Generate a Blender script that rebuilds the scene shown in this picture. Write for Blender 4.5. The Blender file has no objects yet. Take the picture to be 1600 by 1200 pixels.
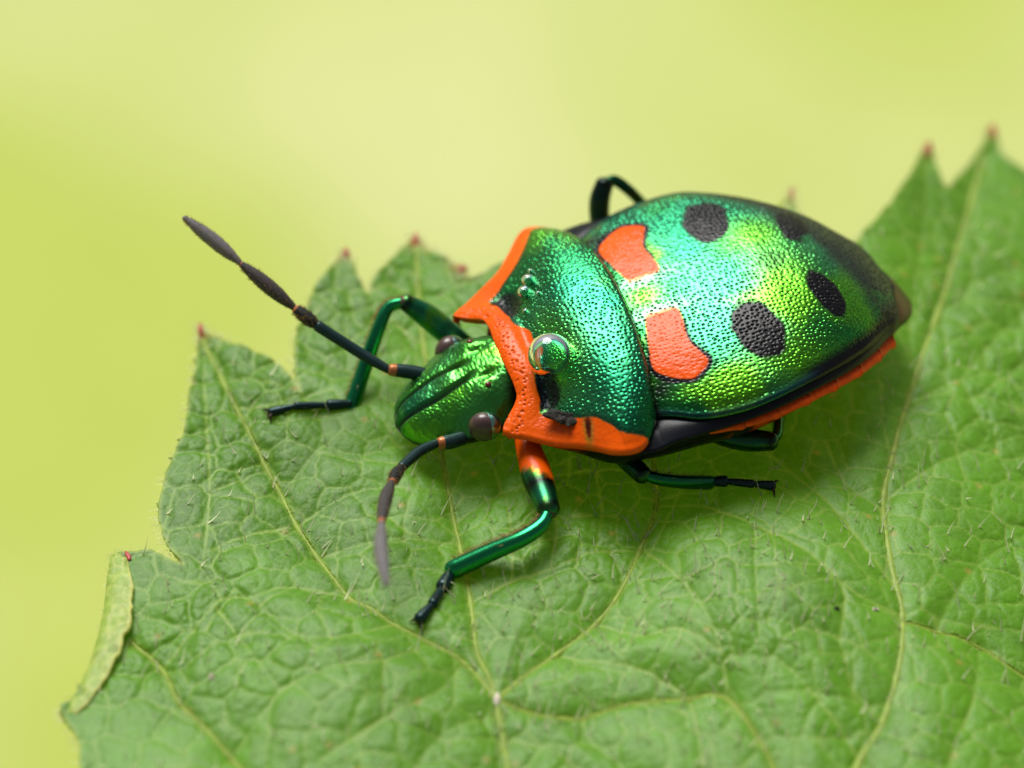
import bpy, math
import numpy as np
from mathutils import Vector

# ------------------------------------------------------------------ camera, sky, sun, exposure
# Lengths in the tables below are in 1/70 mm; one Blender unit is 1 cm (700 of them).
S = 1.0/700.0
scene = bpy.context.scene
scene.unit_settings.scale_length = 0.01
ELEV = math.radians(46.0)          # camera looks 46 degrees down
YAW = math.radians(17.5)           # how far the bug is turned out of the picture plane
BODY_Z = 150.0                     # height of the shoulders above the leaf

cam_d = bpy.data.cameras.new('camera'); cam = bpy.data.objects.new('camera', cam_d)
scene.collection.objects.link(cam); scene.camera = cam
_up = Vector((0, math.sin(ELEV), math.cos(ELEV))); _back = Vector((0, -math.cos(ELEV), math.sin(ELEV)))
_target = (Vector((0, 0, BODY_Z)) - Vector((88, 0, 0)) - _up*62)*S
cam.location = _target + _back*7000*S
cam.rotation_euler = (math.pi/2 - ELEV, 0, 0)
cam_d.sensor_width = 36.0
cam_d.lens = 36.0*7000/1600
cam_d.clip_start = 0.1; cam_d.clip_end = 6000
cam_d.dof.use_dof = True
cam_d.dof.focus_distance = (7000 - 75)*S
cam_d.dof.aperture_fstop = 0.50
cam_d.dof.aperture_blades = 0

SUN_ELEV, SUN_AZ = math.radians(54), math.radians(-18)      # high, behind the bug, veiled by thin cloud
world = bpy.data.worlds.new('World'); scene.world = world; world.use_nodes = True
wn = world.node_tree; wn.nodes.clear()
sky = wn.nodes.new('ShaderNodeTexSky'); sky.sky_type = 'NISHITA'; sky.sun_disc = False
sky.sun_elevation = SUN_ELEV; sky.sun_rotation = SUN_AZ
sky.air_density = 1.0; sky.dust_density = 4.0; sky.ozone_density = 1.0
hs = wn.nodes.new('ShaderNodeHueSaturation'); hs.inputs['Saturation'].default_value = 0.35   # milky, thinly clouded
bg = wn.nodes.new('ShaderNodeBackground'); bg.inputs['Strength'].default_value = 0.05
wo = wn.nodes.new('ShaderNodeOutputWorld')
wn.links.new(sky.outputs['Color'], hs.inputs['Color']); wn.links.new(hs.outputs['Color'], bg.inputs['Color'])
wn.links.new(bg.outputs['Background'], wo.inputs['Surface'])
sun_d = bpy.data.lights.new('sun', 'SUN'); sun = bpy.data.objects.new('sun', sun_d); scene.collection.objects.link(sun)
sun_d.energy = 3.9; sun_d.angle = math.radians(36); sun_d.color = (1.0, 0.98, 0.94)
_sd = Vector((math.sin(SUN_AZ)*math.cos(SUN_ELEV), math.cos(SUN_AZ)*math.cos(SUN_ELEV), math.sin(SUN_ELEV)))
sun.rotation_euler = (-_sd).to_track_quat('-Z', 'Y').to_euler()

scene.render.engine = 'CYCLES'
scene.view_settings.view_transform = 'Standard'; scene.view_settings.look = 'None'
scene.view_settings.exposure = 0.10; scene.view_settings.gamma = 1.0; scene.view_settings.use_curve_mapping = False
scene.cycles.use_denoising = True
scene.cycles.max_bounces = 10; scene.cycles.transmission_bounces = 8
scene.cycles.caustics_refractive = True; scene.cycles.sample_clamp_indirect = 6.0

# ------------------------------------------------------------------ traced shapes
# traced in the blade plane, unit 1/70 mm
LEAF_OUTLINE = [(-706, -976), (-726, -715), (-736, -671), (-757, -629), (-760, -609), (-743, -595), (-719, -529), (-703, -416), (-702, -325), (-696, -307), (-671, -309), (-641, -308), (-613, -331), (-592, -339), (-618, -303), (-633, -251), (-635, -208), (-624, -128), (-606, -64), (-601, 19), (-595, 90), (-593, 148), (-591, 182), (-581, 167), (-558, 153), (-507, 117), (-462, 79), (-436, 42), (-425, 17), (-433, 59), (-435, 112), (-435, 139), (-431, 175), (-412, 248), (-390, 295), (-367, 339), (-359, 349), (-351, 319), (-337, 281), (-320, 249), (-315, 281), (-295, 315), (-269, 354), (-246, 390), (-226, 357), (-199, 333), (-179, 315), (-164, 309), (-157, 282), (-98, 313), (-25, 298), (122, 336), (280, 373), (351, 419), (371, 464), (377, 498), (382, 457), (400, 408), (469, 364), (487, 388), (528, 458), (578, 562), (618, 661), (630, 602), (645, 563), (683, 635), (716, 702), (737, 753), (749, 689), (786, 660), (893, 598), (1019, 505), (1052, 196), (1035, -318), (950, -877)]
MAIN_VEINS = [[(-586, 158), (-572, 119), (-527, 3), (-479, -118), (-450, -181), (-421, -250), (-370, -347), (-333, -407), (-304, -430), (-266, -462), (-211, -498), (-160, -532), (-111, -602)], [(-111, -602), (-124, -557), (-142, -505), (-150, -419), (-166, -303), (-177, -242), (-195, -120), (-210, -26), (-227, 116), (-239, 247), (-246, 373)], [(-111, -602), (-81, -569), (-23, -512), (39, -453), (80, -389), (111, -301), (136, -211), (135, -87), (152, 59), (214, 247), (313, 411), (375, 484)], [(-111, -602), (-102, -674), (-96, -721), (-88, -843), (-83, -987)], [(-111, -602), (-50, -628), (16, -631), (88, -610), (176, -604), (230, -606), (272, -675), (294, -726), (322, -848)], [(357, -883), (421, -725), (464, -641), (493, -538), (504, -449), (503, -411), (492, -319), (489, -201), (508, -107), (529, -17), (572, 140), (629, 339), (714, 671)], [(503, -452), (553, -456), (622, -467), (688, -510), (832, -580)], [(-663, -481), (-614, -536), (-587, -603), (-544, -658), (-502, -713), (-444, -802), (-364, -964)]]
SIDE_VEINS = [[(-614, -536), (-581, -490), (-538, -423), (-532, -411), (-565, -343)], [(-532, -411), (-480, -410), (-428, -388), (-334, -402)], [(-565, -343), (-560, -319), (-558, -184), (-565, -95), (-577, 33), (-583, 118)], [(-560, -319), (-514, -288), (-433, -253)], [(-560, -192), (-478, -142), (-469, -132)], [(-447, -184), (-412, -135), (-389, -95), (-388, -51), (-425, 17)], [(-421, -250), (-339, -194), (-288, -179)], [(-389, -317), (-285, -289), (-226, -286), (-169, -287)], [(-522, -4), (-473, -8), (-425, 8)], [(-553, 71), (-496, 53), (-454, 33)], [(-389, -95), (-329, -114), (-249, -82), (-199, -102)], [(-150, -408), (-88, -377), (-29, -360), (40, -321), (109, -311)], [(-166, -303), (-246, -273), (-297, -219)], [(-177, -242), (-108, -192), (-38, -165), (42, -144), (132, -139)], [(-38, -165), (-19, -265), (-29, -360)], [(42, -144), (51, -236), (40, -321)], [(-98, -192), (-88, -291), (-88, -377)], [(136, -211), (209, -229), (286, -281), (362, -338), (427, -410), (501, -437)], [(111, -301), (166, -383), (202, -454), (228, -544), (230, -606)], [(228, -544), (277, -529), (283, -476), (282, -386), (286, -281)], [(283, -476), (345, -497), (403, -514), (418, -592), (459, -636)], [(403, -514), (417, -425), (400, -375)], [(277, -529), (332, -576), (387, -651), (426, -719)], [(39, -453), (105, -489), (163, -485), (224, -534)], [(-23, -512), (37, -533), (104, -550), (176, -604)], [(495, -193), (599, -88), (731, 7), (903, 127)], [(522, 9), (633, 102), (790, 188)], [(633, 102), (668, -1), (654, -41)], [(504, -397), (408, -228), (361, -171), (295, -84)], [(493, -221), (431, -168), (405, -83)], [(-211, -498), (-280, -550), (-356, -564), (-431, -607), (-502, -713)], [(-266, -462), (-339, -499), (-416, -494), (-480, -410)], [(-160, -532), (-202, -605), (-278, -657), (-370, -735)], [(-280, -550), (-278, -657)], [(-431, -607), (-472, -541), (-537, -431)], [(-110, -633), (-183, -673), (-238, -756)], [(-102, -674), (-31, -699), (35, -751)], [(16, -631), (35, -686), (100, -752)], [(176, -604), (187, -671), (194, -760)], [(-239, 232), (-281, 276), (-312, 261)], [(-232, 144), (-295, 202), (-336, 173), (-360, 291)], [(-223, 73), (-293, 86), (-349, 69), (-416, 112), (-400, 232)], [(-349, 69), (-356, 173)], [(559, 92), (557, 223), (591, 417), (616, 632)], [(600, 238), (696, 364), (812, 440)], [(633, 102), (755, 296), (872, 370)], [(553, -456), (623, -321), (712, -223), (822, -158)], [(622, -467), (603, -587), (554, -723)]]
TIPS = [(-591, 182), (-359, 349), (-246, 390), (-164, 309), (377, 498), (618, 661), (737, 753)]
CURL_FOLD = [(-760, -611), (-743, -595), (-719, -529), (-705, -435), (-702, -357), (-699, -309), (-690, -294)]
CURL_RIM = [(-747, -635), (-726, -623), (-690, -561), (-666, -472), (-662, -410), (-667, -355), (-678, -315)]
PATCH = [(-109, 33), (-137, 32), (-165, 42), (-166, 72), (-162, 107), (-171, 132), (-179, 155), (-163, 172), (-140, 177), (-109, 161), (-90, 136), (-96, 93)]
FRONT_L = [(105, 99, -62), (108, 134, -66), (112, 193, -70), (116, 261, -72)]
FRONT_L_TIB = [(117, 264, -74), (136, 286, -76), (170, 296, -84), (215, 290, -104), (276, 285, -130)]
FRONT_L_TAR = [(279, 286, -132), (302, 315, -140), (310, 329, -142), (329, 351, -144), (351, 369, -143), (356, 373, -143)]
FRONT_L_CLAW = [(356, 373, -143), (371, 368, -146), (359, 395, -148)]
FRONT_R = [(128, -107, -75), (155, -140, -62), (181, -164, -40), (212, -180, -15)]
FRONT_R_TIB = [(214, -179, -13), (238, -184, -22), (257, -169, -38), (292, -135, -85), (332, -89, -132)]
FRONT_R_TAR = [(332, -88, -134), (365, -94, -138), (391, -96, -140), (418, -103, -141), (451, -107, -142), (457, -109, -142)]
FRONT_R_CLAW = [(457, -109, -142), (466, -128, -146), (463, -88, -148)]
MID_L = [(-15, 140, -70), (-25, 181, -72), (-35, 205, -74), (-45, 234, -74)]
MID_L_TIB = [(-47, 234, -74), (-68, 245, -80), (-104, 249, -94), (-152, 242, -118)]
MID_L_TAR = [(-153, 240, -120), (-176, 249, -130), (-192, 258, -136), (-214, 270, -139), (-237, 280, -140), (-242, 283, -140)]
MID_L_CLAW = [(-242, 283, -140), (-258, 268, -146), (-237, 306, -147)]
HIND_L = [(-160, 145, -75), (-185, 180, -78), (-223, 207, -78), (-259, 225, -76)]
HIND_L_TIB = [(-261, 225, -76), (-276, 207, -80), (-292, 170, -92), (-327, 101, -120), (-363, 48, -140)]
MID_R = [(-137, -228, -60), (-139, -262, -20), (-146, -287, 5), (-159, -303, 25)]
MID_R_TIB = [(-161, -304, 26), (-179, -306, 24), (-201, -293, 5), (-232, -286, -40), (-281, -280, -100), (-311, -283, -140)]
ANT_R = [(221, -54, -52), (241, -62, -48), (268, -69, -42)]
ANT_R2 = [(274, -71, -41), (311, -106, -25), (363, -151, 5)]
ANT_R3 = [(365, -152, 7), (377, -164, 15), (390, -178, 24)]
ANT_R4 = [(393, -181, 26), (424, -215, 50), (457, -252, 74)]
ANT_R5 = [(459, -254, 76), (489, -294, 95), (525, -335, 118)]
ANT_L = [(200, 84, -64), (220, 90, -60), (237, 92, -56)]
ANT_L2 = [(244, 92, -55), (276, 105, -50), (313, 137, -40)]
ANT_L3 = [(314, 139, -39), (327, 154, -34), (338, 174, -26)]
ANT_L4 = [(341, 178, -24), (364, 225, -4), (391, 297, 28)]
ANT_L5 = [(392, 301, 30), (416, 384, 66), (438, 490, 110)]
def lerp1(x, pts, k=0):
    """smooth (monotone-ish) interpolation through (x, y) pairs"""
    p = sorted(pts); X = np.array([q[0] for q in p], float); Y = np.array([q[1] for q in p], float)
    x = np.clip(x, X[0], X[-1]); m = np.gradient(Y, X)
    i = np.clip(np.searchsorted(X, x) - 1, 0, len(X) - 2)
    h = X[i + 1] - X[i]; t = (x - X[i]) / h
    return ((2*t**3 - 3*t**2 + 1)*Y[i] + (t**3 - 2*t**2 + t)*h*m[i] + (-2*t**3 + 3*t**2)*Y[i + 1] + (t**3 - t**2)*h*m[i + 1])
SC_W = [(-70, 198), (-95, 210), (-134, 231), (-198, 243), (-260, 239), (-303, 226), (-350, 207), (-404, 180), (-440, 157), (-490, 114), (-523, 80), (-538, 44)]
SC_M = [(-70, 52), (-90, 62), (-132, 71), (-200, 79), (-270, 85), (-332, 87), (-398, 78), (-450, 55), (-500, 22), (-525, -4), (-540, -22)]
SC_E = [(-70, 8), (-95, 15), (-134, 18), (-198, 25), (-269, 33), (-330, 29), (-404, 14), (-440, 5), (-490, -12), (-523, -22), (-540, -27)]
def scut_u(f, l):
    w = lerp1(f, SC_W); s = np.clip(np.abs(l)/w, 0, 1)
    e = lerp1(f, SC_E); m = lerp1(f, SC_M)
    return e + (m - e)*(1 - s**2.1)**0.66
def leaf_base(x, y):
    """broad undulation of the blade"""
    g = lambda cx, cy, rx, ry, h: h*np.exp(-((x - cx)/rx)**2 - ((y - cy)/ry)**2)
    z = g(300, -430, 170, 210, 42) + g(-330, -560, 170, 170, 26) + g(60, -800, 140, 120, -20) + g(-430, -60, 110, 150, 14)
    z = z + g(-20, -330, 120, 120, 10)
    r = np.maximum(x - 470 + 0.05*y, 0)
    z = z - 0.38*(np.sqrt(r*r + 60**2) - 60)
    q = np.maximum(-560 - x, 0)
    z = z - 0.10*q
    return z

rng = np.random.default_rng(11)

# ------------------------------------------------------------------ small numeric helpers
lin = lambda *c: np.array(c)
def sm(x, a, b):
    t = np.clip((x - a)/(b - a), 0, 1); return t*t*(3 - 2*t)
def gauss(x, w): return np.exp(-(x/w)**2)
def value_noise(x, y, cell, seed):
    r = np.random.default_rng(seed).random((64, 64))
    gx, gy = x/cell, y/cell; ix, iy = np.floor(gx).astype(int), np.floor(gy).astype(int)
    tx, ty = gx - ix, gy - iy; tx = tx*tx*(3 - 2*tx); ty = ty*ty*(3 - 2*ty)
    q = lambda a, b: r[(ix + a) % 64, (iy + b) % 64]
    return (q(0, 0)*(1 - tx) + q(1, 0)*tx)*(1 - ty) + (q(0, 1)*(1 - tx) + q(1, 1)*tx)*ty
def fbm(x, y, cell, seed, n=3):
    v, a, t = 0, 1.0, 0
    for k in range(n):
        v = v + a*value_noise(x + 13.7*k, y - 7.1*k, cell/2**k, seed + k); t += a; a *= 0.5
    return v/t
def worley(x, y, cell, seed, jit=0.9):
    """distance to the nearest and second nearest scattered point, and the id of the nearest"""
    g = np.random.default_rng(seed); px, py, pv = g.random((128, 128)), g.random((128, 128)), g.random((128, 128))
    gx, gy = x/cell, y/cell; ix, iy = np.floor(gx).astype(int), np.floor(gy).astype(int)
    f1 = np.full(x.shape, 9.0); f2 = np.full(x.shape, 9.0); idv = np.zeros(x.shape)
    for a in (-1, 0, 1):
        for b in (-1, 0, 1):
            jx, jy = (ix + a) % 128, (iy + b) % 128
            cx = ix + a + 0.5 + jit*(px[jx, jy] - 0.5); cy = iy + b + 0.5 + jit*(py[jx, jy] - 0.5)
            d = np.hypot(gx - cx, gy - cy); n = d < f1
            f2 = np.where(n, f1, np.minimum(f2, d)); idv = np.where(n, pv[jx, jy], idv); f1 = np.where(n, d, f1)
    return f1*cell, f2*cell, idv
def catmull(P, k):
    """smooth line through the points, k steps for each span"""
    P = np.asarray(P, float); Q = np.vstack([2*P[0] - P[1], P, 2*P[-1] - P[-2]]); out = []
    for i in range(1, len(Q) - 2):
        for t in np.arange(k)/k:
            a, b, c, d = Q[i - 1], Q[i], Q[i + 1], Q[i + 2]
            out.append(0.5*((2*b) + (c - a)*t + (2*a - 5*b + 4*c - d)*t*t + (3*b - a - 3*c + d)*t**3))
    out.append(P[-1]); return np.array(out)
def in_poly(x, y, poly):
    poly = np.asarray(poly, float); c = np.zeros(x.shape, bool); j = len(poly) - 1
    for i in range(len(poly)):
        (xi, yi), (xj, yj) = poly[i], poly[j]
        if yi != yj: c ^= ((yi > y) != (yj > y)) & (x < (xj - xi)*(y - yi)/(yj - yi) + xi)
        j = i
    return c
def poly_dist(x, y, poly, closed=True):
    poly = np.asarray(poly, float); d = np.full(x.shape, 1e9)
    for i in range(len(poly) if closed else len(poly) - 1):
        a, b = poly[i], poly[(i + 1) % len(poly)]; e = b - a
        t = np.clip(((x - a[0])*e[0] + (y - a[1])*e[1])/max(e @ e, 1e-9), 0, 1)
        d = np.minimum(d, np.hypot(x - a[0] - t*e[0], y - a[1] - t*e[1]))
    return d

# ------------------------------------------------------------------ scene helpers
def link(o, parent=None):
    scene.collection.objects.link(o)
    if parent is not None: o.parent = parent
    return o
def tag(o, label=None, category=None, group=None, kind=None):
    for k, v in (('label', label), ('category', category), ('group', group), ('kind', kind)):
        if v: o[k] = v
    return o
def mesh_obj(name, verts, faces, mat, parent=None, col=None, met=None, rgh=None, smooth=True):
    """verts in 1/70 mm; faces an array of quads/triangles or a list"""
    me = bpy.data.meshes.new(name); v = np.asarray(verts, np.float32)*S
    faces = [np.asarray(f) for f in faces] if isinstance(faces, list) else [faces]
    n = sum(f.size for f in faces); nf = sum(len(f) for f in faces)
    me.vertices.add(len(v)); me.vertices.foreach_set('co', v.ravel())
    me.loops.add(n); me.loops.foreach_set('vertex_index', np.concatenate([f.ravel() for f in faces]).astype(np.int32))
    me.polygons.add(nf); cnt = np.concatenate([np.full(len(f), f.shape[1]) for f in faces])
    me.polygons.foreach_set('loop_start', np.concatenate([[0], np.cumsum(cnt)[:-1]]).astype(np.int32))
    me.polygons.foreach_set('use_smooth', np.full(nf, smooth))
    me.update(calc_edges=True); me.validate()
    if len(me.vertices) == len(v):
        if col is not None:
            a = me.attributes.new('col', 'FLOAT_COLOR', 'POINT'); c = np.ones((len(v), 4), np.float32); c[:, :3] = col
            a.data.foreach_set('color', c.ravel())
        for k, w in (('met', met), ('rgh', rgh)):
            if w is not None:
                a = me.attributes.new(k, 'FLOAT', 'POINT'); a.data.foreach_set('value', np.broadcast_to(np.asarray(w, np.float32), (len(v),)).copy())
    me.materials.append(mat)
    return link(bpy.data.objects.new(name, me), parent)
def grid_faces(nr, nc, wrap=False):
    i = np.arange(nr*nc).reshape(nr, nc)
    if wrap: i = np.hstack([i, i[:, :1]])
    return np.stack([i[:-1, :-1], i[:-1, 1:], i[1:, 1:], i[1:, :-1]], -1).reshape(-1, 4)
def tube(P, R, n=14, k=6, flat=1.0, round_ends=True):
    """tapered limb along the points: verts, faces, position 0..1 along it, angle"""
    P = np.asarray(P, float); R = np.asarray(R, float)
    C = catmull(np.column_stack([P, R]), k); P, R = C[:, :3], np.maximum(C[:, 3], 0.05)
    if round_ends:
        t0 = P[0] - P[1]; t0 /= np.linalg.norm(t0); t1 = P[-1] - P[-2]; t1 /= np.linalg.norm(t1)
        ang = np.linspace(0, math.pi/2, 5)[1:]
        A = [P[0] + t0*R[0]*math.sin(q)*0.8 for q in ang[::-1]]; Ar = [max(R[0]*math.cos(q), 0.02) for q in ang[::-1]]
        B = [P[-1] + t1*R[-1]*math.sin(q)*0.8 for q in ang]; Br = [max(R[-1]*math.cos(q), 0.02) for q in ang]
        P = np.vstack([A, P, B]); R = np.concatenate([Ar, R, Br])
    T = np.gradient(P, axis=0); T /= np.linalg.norm(T, axis=1)[:, None]
    u = np.cross(T[0], [0, 0, 1.0]); u = u if np.linalg.norm(u) > 1e-3 else np.cross(T[0], [0, 1.0, 0]); u /= np.linalg.norm(u)
    V, NN, th = [], [], np.arange(n)/n*2*math.pi
    for p, t, r in zip(P, T, R):
        u = u - t*(u @ t); u /= np.linalg.norm(u); w = np.cross(t, u)
        NN.append(np.cos(th)[:, None]*u + np.sin(th)[:, None]*w); V.append(p + r*(np.cos(th)[:, None]*u*flat + np.sin(th)[:, None]*w))
    L = np.concatenate([[0], np.cumsum(np.linalg.norm(np.diff(P, axis=0), axis=1))]); L /= L[-1]
    tube.normals = np.concatenate(NN)
    return np.concatenate(V), grid_faces(len(P), n, True), np.repeat(L, n), np.tile(th, len(P))
def mirror(P): return [(f, -l, u) for f, l, u in P]

# ------------------------------------------------------------------ materials
def new_mat(name):
    m = bpy.data.materials.new(name); m.use_nodes = True; t = m.node_tree
    return m, t, t.nodes['Principled BSDF'], t.nodes['Material Output']
def node(t, kind, **kw):
    n = t.nodes.new(kind)
    for k, v in kw.items():
        if k in n.inputs: n.inputs[k].default_value = v
        else: setattr(n, k, v)
    return n
def bump(t, b, scale, strength, dist, detail=3.0):
    tc = node(t, 'ShaderNodeTexCoord'); nz = node(t, 'ShaderNodeTexNoise', Scale=scale, Detail=detail, Roughness=0.6)
    bp = node(t, 'ShaderNodeBump', Strength=strength, Distance=dist)
    t.links.new(tc.outputs['Object'], nz.inputs['Vector']); t.links.new(nz.outputs['Fac'], bp.inputs['Height'])
    t.links.new(bp.outputs['Normal'], b.inputs['Normal']); return tc, nz, bp

def cuticle_material():
    m, t, b, o = new_mat('cuticle')
    a = node(t, 'ShaderNodeAttribute', attribute_name='col'); am = node(t, 'ShaderNodeAttribute', attribute_name='met')
    ar = node(t, 'ShaderNodeAttribute', attribute_name='rgh')
    tc, nz, bp = bump(t, b, 260.0, 0.12, 0.003)
    # structural colour: green drifts to blue-green where the shell turns away
    lw = node(t, 'ShaderNodeLayerWeight', Blend=0.35)
    tint = node(t, 'ShaderNodeMix', data_type='RGBA', blend_type='MIX')
    mul = node(t, 'ShaderNodeMath', operation='MULTIPLY'); t.links.new(lw.outputs['Facing'], mul.inputs[0]); t.links.new(am.outputs['Fac'], mul.inputs[1])
    mul2 = node(t, 'ShaderNodeMath', operation='MULTIPLY'); mul2.inputs[1].default_value = 0.55; t.links.new(mul.outputs[0], mul2.inputs[0])
    shift = node(t, 'ShaderNodeHueSaturation', Hue=0.575, Saturation=1.0, Value=0.75)
    t.links.new(a.outputs['Color'], shift.inputs['Color'])
    t.links.new(mul2.outputs[0], tint.inputs['Factor']); t.links.new(a.outputs['Color'], tint.inputs['A']); t.links.new(shift.outputs['Color'], tint.inputs['B'])
    t.links.new(tint.outputs['Result'], b.inputs['Base Color'])
    t.links.new(am.outputs['Fac'], b.inputs['Metallic']); t.links.new(ar.outputs['Fac'], b.inputs['Roughness'])
    cw_ = node(t, 'ShaderNodeMath', operation='MULTIPLY_ADD'); cw_.inputs[1].default_value = 0.25; cw_.inputs[2].default_value = 0.10; t.links.new(am.outputs['Fac'], cw_.inputs[0]); t.links.new(cw_.outputs[0], b.inputs['Coat Weight']); b.inputs['Specular IOR Level'].default_value = 0.16; b.inputs['Coat Roughness'].default_value = 0.25; b.inputs['Coat IOR'].default_value = 1.5
    return m
def simple(name, col, rough=0.5, bump_scale=0, bump_strength=0.3, bump_dist=0.003, vary=0.25, vscale=60.0, **kw):
    m, t, b, o = new_mat(name)
    tc = node(t, 'ShaderNodeTexCoord'); nz = node(t, 'ShaderNodeTexNoise', Scale=vscale, Detail=4.0)
    mx = node(t, 'ShaderNodeMix', data_type='RGBA'); mx.inputs['A'].default_value = (*[c*(1 - vary) for c in col], 1); mx.inputs['B'].default_value = (*[min(c*(1 + vary), 1) for c in col], 1)
    t.links.new(tc.outputs['Object'], nz.inputs['Vector']); t.links.new(nz.outputs['Fac'], mx.inputs['Factor']); t.links.new(mx.outputs['Result'], b.inputs['Base Color'])
    b.inputs['Roughness'].default_value = rough
    if bump_scale: bump(t, b, bump_scale, bump_strength, bump_dist)
    for k, v in kw.items(): b.inputs[k.replace('_', ' ')].default_value = v
    return m
def leaf_material():
    m, t, b, o = new_mat('leaf_blade')
    a = node(t, 'ShaderNodeAttribute', attribute_name='col')
    tc, nz, bp = bump(t, b, 150.0, 0.28, 0.006, 4.0)
    t.links.new(a.outputs['Color'], b.inputs['Base Color'])
    b.inputs['Roughness'].default_value = 0.44; b.inputs['Specular IOR Level'].default_value = 0.38
    tr = node(t, 'ShaderNodeBsdfTranslucent'); mx = node(t, 'ShaderNodeMixShader'); mx.inputs[0].default_value = 0.18
    br = node(t, 'ShaderNodeMix', data_type='RGBA', blend_type='MULTIPLY'); br.inputs['Factor'].default_value = 1.0; br.inputs['B'].default_value = (1.9, 1.75, 0.6, 1)
    t.links.new(a.outputs['Color'], br.inputs['A']); t.links.new(br.outputs['Result'], tr.inputs['Color'])
    t.links.new(b.outputs['BSDF'], mx.inputs[1]); t.links.new(tr.outputs['BSDF'], mx.inputs[2]); t.links.new(mx.outputs['Shader'], o.inputs['Surface'])
    return m
def water_material():
    m, t, b, o = new_mat('water')
    b.inputs['Base Color'].default_value = (0.34, 0.82, 1, 1); b.inputs['Roughness'].default_value = 0.0
    b.inputs['IOR'].default_value = 1.333; b.inputs['Transmission Weight'].default_value = 1.0
    return m
def ground_material():
    m, t, b, o = new_mat('meadow')
    tc = node(t, 'ShaderNodeTexCoord')
    n1 = node(t, 'ShaderNodeTexNoise', Scale=0.11, Detail=2.0); n2 = node(t, 'ShaderNodeTexNoise', Scale=0.9, Detail=4.0)
    t.links.new(tc.outputs['Object'], n1.inputs['Vector']); t.links.new(tc.outputs['Object'], n2.inputs['Vector'])
    r = node(t, 'ShaderNodeValToRGB'); r.color_ramp.elements[0].position = 0.38; r.color_ramp.elements[0].color = (0.43, 0.51, 0.10, 1)
    r.color_ramp.elements[1].position = 0.62; r.color_ramp.elements[1].color = (0.575, 0.61, 0.26, 1)
    mx = node(t, 'ShaderNodeMix', data_type='RGBA', blend_type='OVERLAY'); mx.inputs['Factor'].default_value = 0.12
    t.links.new(n1.outputs['Fac'], r.inputs['Fac']); t.links.new(r.outputs['Color'], mx.inputs['A']); t.links.new(n2.outputs['Fac'], mx.inputs['B'])
    t.links.new(mx.outputs['Result'], b.inputs['Base Color']); b.inputs['Roughness'].default_value = 0.9
    b.inputs['Specular IOR Level'].default_value = 0.1
    return m
M_CUT = cuticle_material(); M_LEAF = leaf_material(); M_WATER = water_material(); M_GROUND = ground_material()
M_TIP = simple('red_tip', (0.46, 0.07, 0.06), 0.45, 120, 0.3, 0.003)
M_HAIR = simple('leaf_hair', (0.88, 0.88, 0.58), 0.5)
def see_through(m, k):
    t = m.node_tree; b, o = t.nodes['Principled BSDF'], t.nodes['Material Output']; tr = node(t, 'ShaderNodeBsdfTranslucent'); mx = node(t, 'ShaderNodeMixShader'); mx.inputs[0].default_value = k
    t.links.new(b.inputs['Base Color'].links[0].from_socket, tr.inputs['Color']); t.links.new(b.outputs['BSDF'], mx.inputs[1]); t.links.new(tr.outputs['BSDF'], mx.inputs[2]); t.links.new(mx.outputs['Shader'], o.inputs['Surface'])
see_through(M_HAIR, 0.7)
M_SETA = simple('golden_bristle', (0.42, 0.27, 0.09), 0.5)
see_through(M_SETA, 0.4)
M_EYE = simple('eye', (0.075, 0.040, 0.034), 0.32, 420, 0.25, 0.002, 0.4, 40.0, Coat_Weight=0.4, Coat_Roughness=0.12)
M_OCEL = simple('ocellus', (0.12, 0.02, 0.015), 0.1)
M_DEBRIS = simple('dark_debris', (0.035, 0.03, 0.025), 0.9, 90, 1.0, 0.02)
M_PALE = simple('pale_speck', (0.6, 0.55, 0.42), 0.8, 90, 0.6, 0.01)

# ------------------------------------------------------------------ meadow far below the leaf
g = 2000*700.0
ground = mesh_obj('ground', [(-g, -g, -30*700), (g, -g, -30*700), (g, g, -30*700), (-g, g, -30*700)], np.array([[0, 1, 2, 3]]), M_GROUND)
tag(ground, 'pale yellow-green meadow far below the leaf, out of focus', kind='structure')

# ------------------------------------------------------------------ the leaf
leaf = link(bpy.data.objects.new('leaf', None))
tag(leaf, 'broad hairy green leaf with red-tipped teeth carrying the bug', 'leaf')
out = catmull(np.array(LEAF_OUTLINE + LEAF_OUTLINE[:1], float), 8)[:-1]
on = fbm(out[:, 0]*1.0, out[:, 1], 30, 5, 3) - 0.5; on2 = fbm(out[:, 0], out[:, 1], 30, 9, 3) - 0.5
out = out + np.column_stack([on, on2])*5
xs = np.arange(-800, 1120, 2.6); ys = np.arange(-1000, 920, 3.4)
X, Y = np.meshgrid(xs, ys)
inside = np.zeros(X.shape, bool)
for r, yy in enumerate(ys):
    a, b = out, np.roll(out, -1, axis=0); c = (a[:, 1] > yy) != (b[:, 1] > yy)
    cx = np.sort(a[c, 0] + (yy - a[c, 1])*(b[c, 0] - a[c, 0])/(b[c, 1] - a[c, 1]))
    inside[r] = np.searchsorted(cx, xs) % 2 == 1
cell = inside[:-1, :-1] | inside[1:, :-1] | inside[:-1, 1:] | inside[1:, 1:]
used = np.zeros(X.shape, bool); used[:-1, :-1] |= cell; used[1:, :-1] |= cell; used[:-1, 1:] |= cell; used[1:, 1:] |= cell
fine = catmull(np.vstack([out, out[:1]]), 6)
for r, c in zip(*np.nonzero(used & ~inside)):                    # pull the rim onto the outline
    k = np.argmin((fine[:, 0] - X[r, c])**2 + (fine[:, 1] - Y[r, c])**2); X[r, c], Y[r, c] = fine[k]
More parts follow.
